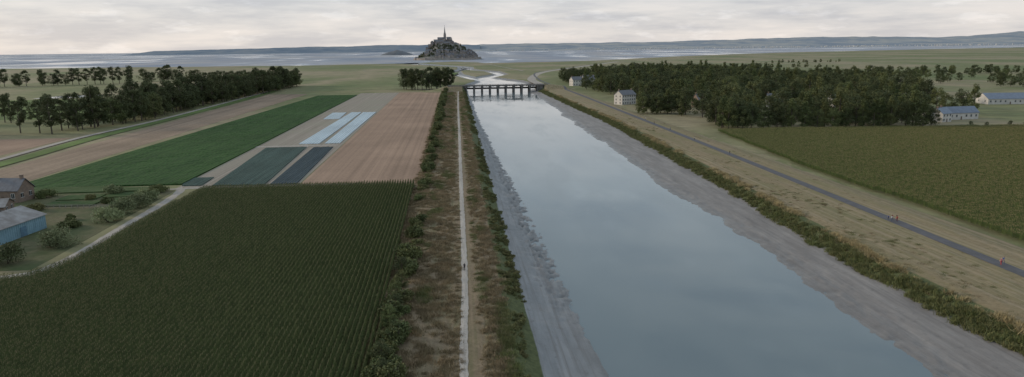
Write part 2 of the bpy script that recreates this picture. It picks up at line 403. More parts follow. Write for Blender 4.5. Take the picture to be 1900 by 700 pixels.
sheet('pond',rows((-480,-425,824),(-470,-415,880),4),.1,M_water,0,2,False)
M_rg=fieldmat('maize_soil',(.085,.1,.04),(.06,.075,.03),.3,.3,1,.3)
poly('maize_soil',[(-150,60),(-13.6,60),(-15,153),(-15.9,255),(-22,256),(-58,257),(-95,256),(-95.5,186),(-94.5,168),(-97,160),(-103,156),(-118,149),(-150,133)],.03,M_rg)

# ------------------------------------------------------------------ leaf geometry
def quads(C,size,up=.3,asp=.6,r=rng):
    n_=len(C)
    a=r.normal(size=(n_,3)); a/=np.linalg.norm(a,axis=1)[:,None]
    q=r.normal(size=(n_,3)); b_=np.cross(a,q); b_/=np.linalg.norm(b_,axis=1)[:,None]
    s=np.reshape(size,(-1,1))*r.uniform(.6,1.3,(n_,1))*.5
    a=a*s; b_=b_*s*asp
    V=np.stack([C-a,C-b_*.9+a*.1,C+a,C+b_*.9+a*.1],1).reshape(-1,3)
    F=np.arange(4*n_).reshape(-1,4)
    return V,F
def cyl(p0,p1,r0,r1,k=6):
    p0=np.array(p0,float);p1=np.array(p1,float);d_=p1-p0;d_/=np.linalg.norm(d_)
    u=np.cross(d_,[.3,.9,.1]);u/=np.linalg.norm(u);w=np.cross(d_,u)
    an=np.arange(k)*2*math.pi/k
    V=np.concatenate([p0+r0*(np.cos(an)[:,None]*u+np.sin(an)[:,None]*w),p1+r1*(np.cos(an)[:,None]*u+np.sin(an)[:,None]*w)])
    F=[(i,(i+1)%k,k+(i+1)%k,k+i) for i in range(k)]+[tuple(range(k,2*k))]
    return V,F
class MB:
    def __init__(s): s.v=[];s.f=[];s.m=[];s.n=0
    def add(s,V,F,m=0):
        V=np.asarray(V,float); s.v.append(V); s.f+= [tuple(int(i)+s.n for i in q) for q in F]; s.m+=[m]*len(F); s.n+=len(V)
    def mesh(s,name,mats,smooth=False): return mesh(name,np.concatenate(s.v),s.f,mats,s.m,smooth)
    def box(s,x0,x1,y0,y1,z0,z1,m=0):
        s.add([(x0,y0,z0),(x1,y0,z0),(x1,y1,z0),(x0,y1,z0),(x0,y0,z1),(x1,y0,z1),(x1,y1,z1),(x0,y1,z1)],[(0,3,2,1),(4,5,6,7),(0,1,5,4),(1,2,6,5),(2,3,7,6),(3,0,4,7)],m)
def tree_mesh(name,seed,h,w,style,leaf,nleaf=3200,ls=.75):
    r=np.random.default_rng(seed); B=MB()
    base={'round':.12,'poplar':.07,'tall':.26,'oak':.14}[style]*h
    pts=[(0,0,-.4),(r.normal()*.2,r.normal()*.2,h*.3),(r.normal()*.4,r.normal()*.4,h*.62),(r.normal()*.4,r.normal()*.4,h*.88)]
    rad=[h*.02,h*.015,h*.009,h*.003]
    for i in range(3):
        V,F=cyl(pts[i],pts[i+1],rad[i],rad[i+1],7); B.add(V,F,0)
    nc_=34 if style!='poplar' else 30
    cs=[]
    for k in range(nc_):
        tz=r.uniform(0,1)
        if style=='poplar': prof=.55+.45*math.sin(math.pi*min(1,tz*1.15))
        elif style=='tall': prof=math.sqrt(max(.05,1-(2*tz-1)**2))
        else: prof=math.sqrt(max(.05,1-(1.55*tz-.62)**2))
        if style=='poplar': prof=prof*(1-.75*max(0,tz-.55)/.45)
        an=r.uniform(0,2*math.pi); rr_=w*.5*prof*math.sqrt(r.uniform(.15,1))*r.uniform(.75,1.08)
        z=base+(h*.94-base)*tz
        c_=np.array([math.cos(an)*rr_,math.sin(an)*rr_,z]); cs.append(c_)
        if k%3==0:
            zt=max(h*.12,z-rr_*.7-1)
            V,F=cyl((0,0,zt),c_,h*.007,h*.002,5); B.add(V,F,0)
    cs=np.array(cs); per=nleaf//nc_
    for c_ in cs:
        R_=w*r.uniform(.11,.2)*(1.0 if style!='poplar' else 1.25)
        d_=r.normal(size=(per,3)); d_/=np.linalg.norm(d_,axis=1)[:,None]
        rad_=R_*r.uniform(.45,1.08,(per,1))
        P_=c_+d_*rad_*np.array([1,1,.8])
        V,F=quads(P_,ls,r=r); B.add(V,F,1)
    return B.mesh(name,[M_bark,leaf])
def bush_mesh(name,seed,h,w,leaf,nleaf=700,ls=.4,cl=9):
    r=np.random.default_rng(seed); B=MB()
    for k in range(5):
        a=r.uniform(0,6.28); V,F=cyl((0,0,-.3),(math.cos(a)*w*.3,math.sin(a)*w*.3,h*.7),.05*h/3,.02,4); B.add(V,F,0)
    for k in range(cl):
        a=r.uniform(0,6.28); q=w*.36*math.sqrt(r.uniform(0,1)); R_=w*r.uniform(.16,.27)
        c_=np.array([math.cos(a)*q,math.sin(a)*q,r.uniform(.25,.8)*h*(1-.4*q/(w*.36))])
        m_=nleaf//cl; d_=r.normal(size=(m_,3)); d_/=np.linalg.norm(d_,axis=1)[:,None]
        P_=c_+d_*R_*r.uniform(.4,1.1,(m_,1))*np.array([1,1,min(1.2,h/w*1.1)]); P_[:,2]=np.maximum(P_[:,2],.02)
        V,F=quads(P_,ls,r=r); B.add(V,F,1)
    return B.mesh(name,[M_bark,leaf])
def tuft_mesh(name,seed,size,h,nb,mat):
    r=np.random.default_rng(seed); B=MB()
    x=r.normal(size=nb)*size*.55;y=r.normal(size=nb)*size*.55; hh=h*r.uniform(.4,1.1,nb); lean=r.normal(size=(nb,2))*h*.35; a=r.uniform(0,3.14,nb); wd=.03+.04*h
    V=np.zeros((nb,3,3)); V[:,0]=np.stack([x-np.cos(a)*wd,y-np.sin(a)*wd,x*0-.1],1); V[:,1]=np.stack([x+np.cos(a)*wd,y+np.sin(a)*wd,x*0-.1],1); V[:,2]=np.stack([x+lean[:,0],y+lean[:,1],hh],1)
    B.add(V.reshape(-1,3),np.arange(3*nb).reshape(-1,3),0)
    return B.mesh(name,[mat])
def maize_mesh(name,seed,length=4,nrow=1,leaf=None,tas=.7):
    r=np.random.default_rng(seed); B=MB(); LV=[];TV=[]
    for row in range(nrow):
        y=-length/2
        while y<length/2:
            y+=r.uniform(.16,.24); x=(row-(nrow-1)/2)*.8+r.normal()*.03; h=r.uniform(2.0,2.4); a0=r.uniform(0,3.14)
            for k in range(7):
                a=a0+math.pi*(k%2)+r.normal()*.35; z0=h*(.28+.1*k); L=r.uniform(.4,.62)*(1 if k<5 else .7)
                dx,dy=math.cos(a)*.72,math.sin(a); w_=.07
                p0=(x,y,z0);m1=(x+dx*L*.5-dy*w_,y+dy*L*.5+dx*w_,z0+.26);m2=(x+dx*L*.5+dy*w_,y+dy*L*.5-dx*w_,z0+.26);p1=(x+dx*L,y+dy*L,z0+.02)
                LV.append([p0,m2,p1,m1])
            if r.random()<tas: TV.append([(x-.03,y,h*.9),(x+.03,y,h*.9),(x+r.normal()*.06,y+r.normal()*.06,h+.35)]); TV.append([(x,y-.12,h+.12),(x,y,h),(x+.02,y+.12,h+.16)])
    B.add(np.array(LV).reshape(-1,3),np.arange(4*len(LV)).reshape(-1,4),0)
    if TV: B.add(np.array(TV).reshape(-1,3),np.arange(3*len(TV)).reshape(-1,3),1)
    return B.mesh(name,[leaf or M_maize,M_tassel])
def protos(name,meshes):
    c_=bpy.data.collections.new(name)
    for i,m in enumerate(meshes):
        o=bpy.data.objects.new('%s_%s'%(name,chr(97+i)),m); c_.objects.link(o)
    return c_
def scatter(name,P,rz,S,ix,coll):
    me=bpy.data.meshes.new(name); P=np.asarray(P,float); me.from_pydata(P.tolist(),[],[])
    a=me.attributes.new('rz','FLOAT','POINT'); a.data.foreach_set('value',np.asarray(rz,np.float32))
    a=me.attributes.new('scl','FLOAT_VECTOR','POINT'); a.data.foreach_set('vector',np.asarray(S,np.float32).ravel())
    a=me.attributes.new('pick','INT','POINT'); a.data.foreach_set('value',np.asarray(ix,np.int32))
    o=link(bpy.data.objects.new(name,me))
    ng=bpy.data.node_groups.new(name,'GeometryNodeTree')
    ng.interface.new_socket('Geometry',in_out='INPUT',socket_type='NodeSocketGeometry'); ng.interface.new_socket('Geometry',in_out='OUTPUT',socket_type='NodeSocketGeometry')
    gi=ng.nodes.new('NodeGroupInput');go=ng.nodes.new('NodeGroupOutput')
    ip=ng.nodes.new('GeometryNodeInstanceOnPoints'); ci=ng.nodes.new('GeometryNodeCollectionInfo')
    ci.inputs['Collection'].default_value=coll; ci.inputs['Separate Children'].default_value=True; ci.inputs['Reset Children'].default_value=True
    def na(nm,ty):
        q=ng.nodes.new('GeometryNodeInputNamedAttribute'); q.data_type=ty; q.inputs['Name'].default_value=nm; return q.outputs[0]
    cx=ng.nodes.new('ShaderNodeCombineXYZ'); L=ng.links.new
    L(na('rz','FLOAT'),cx.inputs[2]); L(gi.outputs[0],ip.inputs['Points']); L(ci.outputs[0],ip.inputs['Instance'])
    ip.inputs['Pick Instance'].default_value=True; L(na('pick','INT'),ip.inputs['Instance Index']); L(cx.outputs[0],ip.inputs['Rotation']); L(na('scl','FLOAT_VECTOR'),ip.inputs['Scale'])
    L(ip.outputs[0],go.inputs[0])
    md=o.modifiers.new('scatter','NODES'); md.node_group=ng
    return o
def gz(x,y): return hz(x,y,False)

# ------------------------------------------------------------------ maize
pm=protos('maize_plants',[maize_mesh('maize_plants',i,4,1,M_maize,.6) for i in range(5)])
def inpoly(x,y,P):
    c_=np.zeros(len(x),bool); n_=len(P)
    for i in range(n_):
        x0,y0=P[i];x1,y1=P[(i+1)%n_]
        if y0==y1: continue
        c_^=((y0>y)!=(y1>y))&(x<(x1-x0)*(y-y0)/(y1-y0)+x0)
    return c_
def maize(name,P,x0,x1,y0,y1,slant,coll,np_=5,dx=.8,dy=4):
    X,Y=np.meshgrid(np.arange(x0,x1,dx),np.arange(y0,y1,dy)); X=X.ravel();Y=Y.ravel(); X=X+(Y-y0)*slant+rng.normal(size=len(X))*.02
    k=inpoly(X,Y,P); X=X[k];Y=Y[k]; m=len(X); s=rng.uniform(.95,1.05,m)*(.85+.3*fbm(X*.03,Y*.03,77,3))
    scatter(name,np.stack([X,Y,X*0],1),np.where(rng.random(m)<.5,0,math.pi),np.stack([s*0+1,s*0+1.02,s],1),rng.integers(0,np_,m),coll)
MP=[(-150,62),(-13.6,62),(-15,153),(-16,254),(-22,254.5),(-58,256),(-93,255),(-94,186),(-93,168),(-95.5,157),(-102,153),(-118,146),(-150,131)]
maize('maize_field',MP,-150,-8,64,256,-.008,pm,5,.95)
pm2=protos('maize_pair',[maize_mesh('maize_pair',20+i,4,2,M_maize2,.5) for i in range(4)])
RP=[(141.5,120),(143,264),(153.5,390),(242,387),(420,368),(420,300),(200,120)]
maize('maize_field',RP,130,420,120,392,.03,pm2,4,1.6,4)

# ------------------------------------------------------------------ banks vegetation
tf=protos('grass_tufts',[tuft_mesh('dry_tuft',1,1.0,.75,110,M_dry),tuft_mesh('dry_tuft',2,1.0,.5,120,M_dry),tuft_mesh('green_tuft',3,1.0,.7,120,M_grn),tuft_mesh('pale_reed',4,.9,1.7,90,M_reed),tuft_mesh('reed',5,.9,1.3,110,M_grn)])
def rnd(a,bb,m): return rng.uniform(a,bb,m)
m=14000; X=rnd(-16.5,8.5,m); Y=60+740*rng.random(m)**1.6
patch=fbm(X*.25,Y*.06,5,3)
k=(np.abs(X-1.2-Y*.002)>1.5)&(patch+rng.normal(size=m)*.1>.3); X=X[k];Y=Y[k];patch=patch[k];m=len(X)
ix=np.where(patch>.55,2,rng.integers(0,2,m)); s=rnd(.4,1.3,m)*np.where(np.abs(X-1.2)<2.8,.6,1)
scatter('bank_dry_grass',np.stack([X,Y,gz(X,Y)],1),rnd(0,6.28,m),np.stack([s,s,s*.9],1),ix,tf)
m=5000; Y=60+500*rng.random(m)**1.4; X=mr(Y)+rnd(1.5,42,m); X=np.minimum(X,rnd(100,140,m))
k=np.abs(X-123.5-(Y-132)*.012)>3; k&=(X>mr(Y)+2)&(rng.random(m)<.6); X=X[k];Y=Y[k];m=len(X); s=rnd(.4,.9,m)
scatter('embankment_grass',np.stack([X,Y,gz(X,Y)-.12],1),rnd(0,6.28,m),np.stack([s,s,s*.45],1),rng.choice([0,1,2,2],m),tf)
m=4600; Y=60+760*rng.random(m)**1.5; off=rnd(-.8,6.2,m)+(fbm(Y*.12,Y*0,9,3)-.45)*3; X=mr(Y)+off; s=rnd(.6,1.2,m)
ix=np.where(off>4.0,3,4)
k=(off<4.0)|(fbm(Y*.05,Y*0,8,3)+rng.normal(size=m)*.05>.46); X=X[k];Y=Y[k];ix=ix[k];s=s[k];m=len(X)
scatter('reed_bed',np.stack([X,Y,gz(X,Y)-.1],1),rnd(0,6.28,m),np.stack([s,s,s*.7],1),ix,tf)
bs=protos('shrubs',[bush_mesh('shrub',1,2.2,2.6,M_shrub,600,.38),bush_mesh('shrub',2,1.6,2.4,M_shrub,500,.35),bush_mesh('shrub',3,3.2,3.0,M_leafmid,800,.42),bush_mesh('shrub',4,1.2,2.6,M_shrub,420,.32)])
m=1500; Y=60+760*rng.random(m)**1.25; X=rnd(8.8,12.8,m); s=rnd(.35,.85,m)
k=(fbm(X*.2,Y*.07,15,3)>.34); X=X[k];Y=Y[k];s=s[k];m=len(X)
scatter('bank_shrubs',np.stack([X,Y,gz(X,Y)-.1],1),rnd(0,6.28,m),np.stack([s,s,s],1),rng.choice([0,1,3,3],m),bs)
m=520; Y=66+750*rng.random(m)**1.2; X=rnd(-13.8,-10.6,m); s=rnd(.6,1.4,m)*np.where(Y>400,1.35,1)
k=(fbm(Y*.09,Y*0,25,3)>.31); X=X[k];Y=Y[k];s=s[k];m=len(X)
scatter('hedge',np.stack([X,Y,gz(X,Y)-.1],1),rnd(0,6.28,m),np.stack([s,s,s],1),rng.choice([0,1,2,2],m),bs)
m=160; Y=80+480*rng.random(m); X=mr(Y)+rnd(0,3.,m); s=rnd(.3,.6,m)
scatter('waterside_shrubs',np.stack([X,Y,gz(X,Y)-.1],1),rnd(0,6.28,m),np.stack([s,s,s],1),rng.choice([0,1,3],m),bs)

# ------------------------------------------------------------------ trees
T_round=[tree_mesh('round_tree',10+i,18,14,'round',M_leafdark if i%2 else M_leafmid,4000) for i in range(4)]
T_pop=[tree_mesh('poplar',20+i,22,9,'poplar',M_leafmid,3400) for i in range(3)]
T_tall=[tree_mesh('tall_tree',30+i,24,12.5,'tall',M_leafdark,3600,.85) for i in range(3)]
T_oak=[tree_mesh('broad_tree',40+i,18,15,'oak',M_leafdark,4200) for i in range(3)]
def put(name,me,x,y,s,sz=None,z=0):
    o=bpy.data.objects.new(name,me); o.location=(x,y,z); o.rotation_euler=(0,0,random.uniform(0,6.28)); o.scale=(s,s,sz or s); return link(o)
pt=protos('trees',T_round+T_pop+T_tall+T_oak)
def grove(name,P,kinds,s0=.9,s1=1.15,z=0):
    P=np.array(P); m=len(P); s=rnd(s0,s1,m); P3=np.stack([P[:,0],P[:,1],P[:,0]*0+z],1)
    scatter(name,P3,rnd(0,6.28,m),np.stack([s,s,s*rnd(.9,1.1,m)],1),rng.choice(kinds,m),pt)
P=[]
for y in np.arange(478,1015,8): 
    x=np.interp(y,[478,520,600,800,1015],[-248,-236,-239,-234,-224])
    P+= [(x+random.gauss(0,2),y+random.gauss(0,2)),(x-12+random.gauss(0,3),y+random.gauss(0,3))]
    if y>560: P.append((x-24+random.gauss(0,3),y+random.gauss(0,3)))
grove('tree_avenue',P,[7,8,9,10,11,0,1],.92,1.2)
for k in range(13): put('tall_tree',T_tall[k%3],-246-k*11+random.gauss(0,2),462+random.gauss(0,5)-k*.8,random.uniform(.8,1.0))
grove('tree_row',[(-400+random.gauss(0,3)+i*9,520+random.gauss(0,4)+i*2) for i in range(14)],[7,8,9],.75,.95)
grove('tree_row',[(-760+i*9+random.gauss(0,2),1115+i*3.2+random.gauss(0,4)) for i in range(26)],[7,8,9,10],1,1.25)
grove('tree_row',[(-545+i*9+random.gauss(0,2),1262+random.gauss(0,4)) for i in range(8)]+[(-510,1270),(-506,1268)],[7,10,11],.95,1.2)
grove('tree_row',[(-470+i*8+random.gauss(0,2),1270-i*2.6+random.gauss(0,4)) for i in range(26)],[0,10,11,1],.8,1.05)
for k in range(16): put('tall_tree',T_tall[k%3] if k%4 else T_oak[k%3],-66+k*4+random.gauss(0,1),888-k*1.7+random.gauss(0,8),random.uniform(1.02,1.2)*(1 if k%4 else 1.25))
FP=[(152,900),(160,706),(150,560),(150,500),(168,470),(163,405),(284,386),(339,386),(380,500),(475,700),(480,960),(500,1150),(354,1300),(170,1100)]
P=[]
X=rnd(150,500,2600);Y=rnd(390,1300,2600); k=inpoly(X,Y,FP); X=X[k];Y=Y[k]
houses_c=[(150,600,22),(168,912,24),(326,425,30),(440,535,34),(205,560,17),(262,545,17),(300,520,17)]
for x,y in zip(X,Y):
    if any(math.hypot(x-a,y-bb)<r_ or (abs(x-a*y/bb)<r_*.55 and bb-55<y<bb) for a,bb,r_ in houses_c): continue
    if y>430 and vn(np.array(x*.02),np.array(y*.012),55)<.27: continue
    if all((x-a)**2+(y-bb)**2>(7.5 if y<520 else 9)**2 for a,bb in P): P.append((x,y))
grove('woodland',P,[0,1,2,3,10,11,12,4,5],.65,1.2)
front=[(163,409),(168,414),(172,404),(180,402),(187,400),(195,399),(203,398),(211,397),(219,396),(228,395),(236,394),(245,393),(254,392),(262,391),(271,390),(280,389),(288,390)]
for x,y in front: 
    if random.random()<.55: put('poplar_tree',random.choice(T_pop),x+random.gauss(0,1.2),y+random.gauss(0,1.5),random.uniform(.7,1.0))
    else: put('broadleaf_tree',random.choice(T_round),x,y+2,random.uniform(.62,.95))
for x,y,s in [(137,500,.75),(142,506,.8),(147,498,.78),(152,504,.85),(158,497,.8)]: put('broadleaf_tree',random.choice(T_round),x+4,y+8,s)
for x,y,s in [(310,388,.2),(322,390,.16),(334,386,.2),(343,384,.24),(356,388,.45),(364,382,.5),(373,384,.55),(383,380,.5),(394,384,.55)]: put('broadleaf_tree',random.choice(T_oak),x,y,s)
grove('tree_belt',[(330+i*14+random.gauss(0,4),1020+random.gauss(0,30)) for i in range(30)]+[(600+i*11,1060+random.gauss(0,12)) for i in range(36)]+[(500+random.uniform(0,330),700+random.uniform(0,260)) for i in range(40)],[0,10,11,1],.6,.9)
grove('hedgerow_trees',[(900+i*9+random.gauss(0,6),1900+random.gauss(0,6)) for i in range(22)]+[(640+i*10+random.gauss(0,6),1500+random.gauss(0,5)) for i in range(22)],[0,10],.25,.6)
for x,y,s in [(-13,146,.28),(-12.5,139,.22),(-13,132,.24),(-12.6,125,.22),(-13,118,.26),(-11.5,112,.22),(-13,103,.24),(-12,97,.22)]: put('small_tree',T_round[random.randrange(4)],x,y,s*1.0,s*.95,.5)
GB=[(-110,169,10.5,6.6,M_leafdark),(-106,184,10,6.,M_leafwillow),(-106,210,9.,5.5,M_leafwillow),(-106,220,9.,6.2,M_leafwillow),(-105.5,229,8.5,6,M_leafwillow),(-114,204,6.4,3,M_leafmid),(-124,253,6.6,4.4,M_leafwillow),(-109,254,8,3.2,M_leafmid),(-137,228,5,3,M_shrub),(-107,240,7.5,5.4,M_leafwillow),(-119,237,4,2.4,M_leafmid),(-146,250,7,3.6,M_leafmid),(-128,244,3.5,2.2,M_shrub),(-118,180,3.5,2,M_shrub),(-119,214,3,1.8,M_leafmid)]
for i,(x,y,w,h,m_) in enumerate(GB):
    o=bpy.data.objects.new('garden_bush',bush_mesh('garden_bush',60+i,h,w,m_,3600,.45,20)); o.location=(x,y,.05); link(o)

# ------------------------------------------------------------------ buildings
M_wallw=simple('white_render',(.62,.59,.55),(.5,.48,.45),.3)
M_brick=simple('brick_wall',(.26,.19,.145),(.18,.135,.11),1.2)
M_slate=simple('slate_roof',(.15,.155,.17),(.11,.11,.12),.8,.6)
M_blueslate=simple('blue_roof',(.16,.2,.26),(.12,.15,.2),.5,.4)
M_glass=simple('window_glass',(.04,.05,.06),(.03,.035,.04),1,.15)
M_frame=simple('window_frame',(.6,.6,.58),(.5,.5,.48),1,.6)
M_door=simple('door_paint',(.15,.1,.07),(.1,.07,.05),1,.6)
M_tin=simple('corrugated_roof',(.33,.32,.31),(.2,.18,.165),.35,.7)
M_tinblue=simple('blue_cladding',(.24,.38,.46),(.17,.28,.34),.4,.6)
def house(name,x,y,rz,w,d_,h,rh,wall,roof,floors=2,nw=4,chim=1,z=0):
    e=empty(name,(x,y,z),rz); hw,hd=w/2,d_/2
    B=MB(); B.add([(-hw,-hd,-.3),(hw,-hd,-.3),(hw,hd,-.3),(-hw,hd,-.3),(-hw,-hd,h),(hw,-hd,h),(hw,hd,h),(-hw,hd,h),(-hw,0,h+rh),(hw,0,h+rh)],[(0,1,5,4),(2,3,7,6),(1,2,6,9,5),(3,0,4,8,7),(4,5,9,8),(6,7,8,9)])
    link(bpy.data.objects.new('walls',B.mesh('walls',[wall])),e)
    B=MB(); o_=.45; t_=.18; k=rh/hd
    for s in (-1,1):
        a=[(-hw-o_,s*(hd+o_),h-o_*k+.06),(hw+o_,s*(hd+o_),h-o_*k+.06),(hw+o_,0,h+rh+.06),(-hw-o_,0,h+rh+.06)]
        b2=[(p[0],p[1],p[2]+t_) for p in a]
        B.add(a+b2,[(0,1,2,3),(4,5,6,7),(0,1,5,4),(1,2,6,5),(3,0,4,7)])
    link(bpy.data.objects.new('roof',B.mesh('roof',[roof])),e)
    G_=MB();Fr=MB(); fh=h/floors
    def win(cx,cy,cz,ax,s,ww=1.,wh=1.35):
        if ax=='y':
            G_.box(cx-ww/2,cx+ww/2,cy-.03*1,cy+.03,cz-wh/2,cz+wh/2)
            for (a,bb,c2,d2) in ((cx-ww/2-.1,cx+ww/2+.1,cz+wh/2,cz+wh/2+.12),(cx-ww/2-.15,cx+ww/2+.15,cz-wh/2-.12,cz-wh/2),(cx-ww/2-.1,cx-ww/2,cz-wh/2,cz+wh/2),(cx+ww/2,cx+ww/2+.1,cz-wh/2,cz+wh/2),(cx-.04,cx+.04,cz-wh/2,cz+wh/2)):
                Fr.box(a,bb,cy-.08,cy+.08,c2,d2)
        else:
            G_.box(cx-.03,cx+.03,cy-ww/2,cy+ww/2,cz-wh/2,cz+wh/2)
            for (a,bb,c2,d2) in ((cy-ww/2-.1,cy+ww/2+.1,cz+wh/2,cz+wh/2+.12),(cy-ww/2-.15,cy+ww/2+.15,cz-wh/2-.12,cz-wh/2),(cy-.04,cy+.04,cz-wh/2,cz+wh/2)):
                Fr.box(cx-.08,cx+.08,a,bb,c2,d2)
    for s in (-1,1):
        for fl in range(floors):
            for i in range(nw):
                cx=-hw+w*(i+.5)/nw
                if fl==0 and i==nw//2 and s<0: continue
                win(cx,s*(hd+.02),fh*fl+fh*.55,'y',s,min(1.2,w/nw*.45),min(1.5,fh*.5))
        for fl in range(floors):
            for q in (-.25,.25): win(s*(hw+.02),q*d_,fh*fl+fh*.55,'x',s,min(1.1,d_*.2),min(1.4,fh*.5))
    link(bpy.data.objects.new('windows',G_.mesh('windows',[M_glass])),e); link(bpy.data.objects.new('window_frames',Fr.mesh('window_frames',[M_frame])),e)
    B=MB(); cx=-hw+w*(nw//2+.5)/nw; B.box(cx-.5,cx+.5,-hd-.06,-hd+.05,0,2.1); link(bpy.data.objects.new('door',B.mesh('door',[M_door])),e)
    B=MB()
    for i in range(chim):
        cx=(-hw+.8) if i==0 else hw-.8; B.box(cx-.4,cx+.4,-.45,.45,h+rh*.6,h+rh+1.2); B.box(cx-.5,cx+.5,-.55,.55,h+rh+1.203,h+rh+1.35)
    if chim: link(bpy.data.objects.new('chimney',B.mesh('chimney',[M_brick])),e)
    return e
house('stone_cottage',-155,246,-.15,11,7.5,4.4,3.4,M_brick,M_slate,1,3,2)
house('grey_shed',-151,226,.25,13,9,2.6,1.8,M_brick,M_tin,1,3,0)
house('grey_shed',-145,212,.1,11,8,2.6,1.6,M_brick,M_tin,1,3,0)
house('white_hotel',150,600,.55,17,10,8.6,3.6,M_wallw,M_slate,3,6,2)
house('white_hotel',160,905,.3,15,11,8,4,M_wallw,M_slate,2,4,2)
house('white_hotel',180,925,.1,16,11,8,5,M_wallw,M_slate,3,5,2)
house('village_house',314,420,.35,9,9,5.5,3,M_wallw,M_blueslate,2,3,1)
house('long_house',334,432,.1,26,9,4.5,3.6,M_wallw,M_blueslate,1,7,1)
house('blue_roofed_hall',455,536,-.1,36,16,4.5,4.2,M_wallw,M_blueslate,1,9,0)
for (x,y,rz,w_) in [(205,560,.4,M_brick),(262,545,-.2,M_wallw),(300,520,.3,M_wallw)]: house('village_house',x,y,rz,13,9,6.,5.,w_,M_slate,2,4,2)
e=empty('blue_barn',(-129,190,0),math.radians(-6))
B=MB(); B.add([(-7,-15,-.2),(7,-15,-.2),(7,15,-.2),(-7,15,-.2),(-7,-15,4.2),(7,-15,4.2),(7,15,4.2),(-7,15,4.2),(0,-15,6.6),(0,15,6.6)],[(0,1,5,8,4),(2,3,7,9,6),(1,2,6,5),(3,0,4,7)])
for i in range(38): y=-14.8+i*.8; B.box(7.003,7.06,y,y+.3,0,4.1)
link(bpy.data.objects.new('cladding',B.mesh('cladding',[M_tinblue])),e)
B=MB()
for s in (-1,1):
    a=[(s*7.5,-15.5,4.05),(s*7.5,15.5,4.05),(0,15.5,6.65),(0,-15.5,6.65)]; B.add(a+[(p[0],p[1],p[2]+.1) for p in a],[(0,1,2,3),(4,5,6,7),(0,1,5,4),(1,2,6,5),(3,0,4,7)])
    for i in range(32):
        y=-15.3+i*.98; B.add([(s*7.5,y,4.16),(s*7.5,y+.16,4.16),(0,y+.16,6.76),(0,y,6.76)],[(0,1,2,3)])
link(bpy.data.objects.new('roof',B.mesh('roof',[M_tin])),e)
B=MB(); 
for y in (-8,6): B.box(7.07,7.12,y-1.2,y+1.2,.1,2.8)
link(bpy.data.objects.new('sliding_doors',B.mesh('sliding_doors',[simple('faded_blue_door',(.12,.22,.3),(.09,.16,.22),1)])),e)
M_wood=simple('weathered_wood',(.3,.27,.23),(.2,.18,.15),2)
B=MB()
for i in range(15):
    x=-141+i*2; y=232-i*.25; B.box(x-.07,x+.07,y-.07,y+.07,-.1,1.3)
    if i: 
        for z in (.45,.85,1.15): B.add([(x-2,y+.25-.03,z),(x,y-.03,z),(x,y-.03,z+.12),(x-2,y+.22,z+.12),(x-2,y+.28,z),(x,y+.03,z),(x,y+.03,z+.12),(x-2,y+.28,z+.12)],[(0,1,2,3),(4,5,6,7),(3,2,6,7),(0,1,5,4)])
link(bpy.data.objects.new('wooden_fence',B.mesh('wooden_fence',[M_wood])))

# ------------------------------------------------------------------ dam bridge
M_conc=simple('concrete',(.2,.188,.175),(.12,.112,.106),.3)
M_steel=simple('dark_steel',(.06,.06,.065),(.04,.04,.045),1,.5)
e=empty('dam_bridge',(0,0,0))
B=MB(); B.box(-9,112,829,841,5.3,6.2); B.box(-9,112,828.4,828.997,5.7,6.5); B.box(-9,112,841.003,841.6,5.7,6.5)
for i in range(30): x=-7+i*4.05; B.box(x-.25,x+.25,829.2,840.8,4.7,5.297)
link(bpy.data.objects.new('deck',B.mesh('deck',[M_conc])),e)
B=MB()
for i in range(10):
    x=13+i*9.6
    B.box(x-1.1,x+1.1,829,843,-5,4.697)
    an=np.linspace(math.pi,2*math.pi,9); p=[(x+1.1*math.cos(a),828.997+2.2*math.sin(a)) for a in an]; m=len(p)
    B.add([(q[0],q[1],-5) for q in p]+[(q[0],q[1],4.2) for q in p],[(j,j+1,m+j+1,m+j) for j in range(m-1)]+[tuple(range(m,2*m))])
    B.box(x-1.5,x+1.5,826.2,828.39,4.203,5.5); B.box(x-.6,x+.6,826.6,828.0,5.503,7.6)
link(bpy.data.objects.new('piers',B.mesh('piers',[M_conc])),e)
B=MB()
for yy in (828.7,841.3):
    for i in range(61): x=-9+i*2; B.box(x-.05,x+.05,yy-.05,yy+.05,6.503,7.5)
    for z in (6.8,7.1,7.5): B.box(-9,112,yy-.03,yy+.03,z,z+.06)
for i in range(9): x=17.8+i*9.6; B.box(x-3.68,x+3.68,838,838.4,1.6,3.6); B.box(x-3.6,x-3.3,830,838,2.4,2.8); B.box(x+3.3,x+3.6,830,838,2.4,2.8)
link(bpy.data.objects.new('railings_and_gates',B.mesh('railings_and_gates',[M_steel])),e)
B=MB(); B.box(5,11.9,829,843,-4,5.29); B.box(100.6,106,829,843,-4,5.29); link(bpy.data.objects.new('abutments',B.mesh('abutments',[M_conc])),e)

# ------------------------------------------------------------------ the mount with its abbey
M_rock=simple('granite_rock',(.24,.22,.2),(.12,.13,.115),.03,.95,.4,.6)
M_stone=simple('abbey_stone',(.31,.275,.25),(.22,.195,.185),.05,.9)  # mount's stone made paler, distance haze worked into its colour
M_vill=simple('village_wall',(.38,.33,.29),(.24,.21,.19),.05,.9)
M_aroof=simple('abbey_roof',(.17,.175,.19),(.13,.135,.15),.05,.7)
M_copper=simple('spire_lead',(.18,.19,.21),(.14,.15,.17),.1,.6)
EX,EY=-44,3270
e=empty('island_abbey',(EX,EY,0))
def rock_h(x,y):
    x=x-8
    a=math.atan2(y,x); r_=math.hypot(x/(158 if x<0 else 160),y/120)
    r_=r_/(1+.05*math.sin(3*a+1)+.03*math.sin(7*a))
    h=np.interp(r_,[0,.25,.42,.6,.75,.88,1.0,1.1],[84,78,64,42,26,12,2,-2])
    return float(h+(fbm(np.array(x*.05+9),np.array(y*.05+9),61,4)-.47)*30*min(1,max(0,1.05-r_))*min(1,r_*3))
v=[];f=[];n_=64
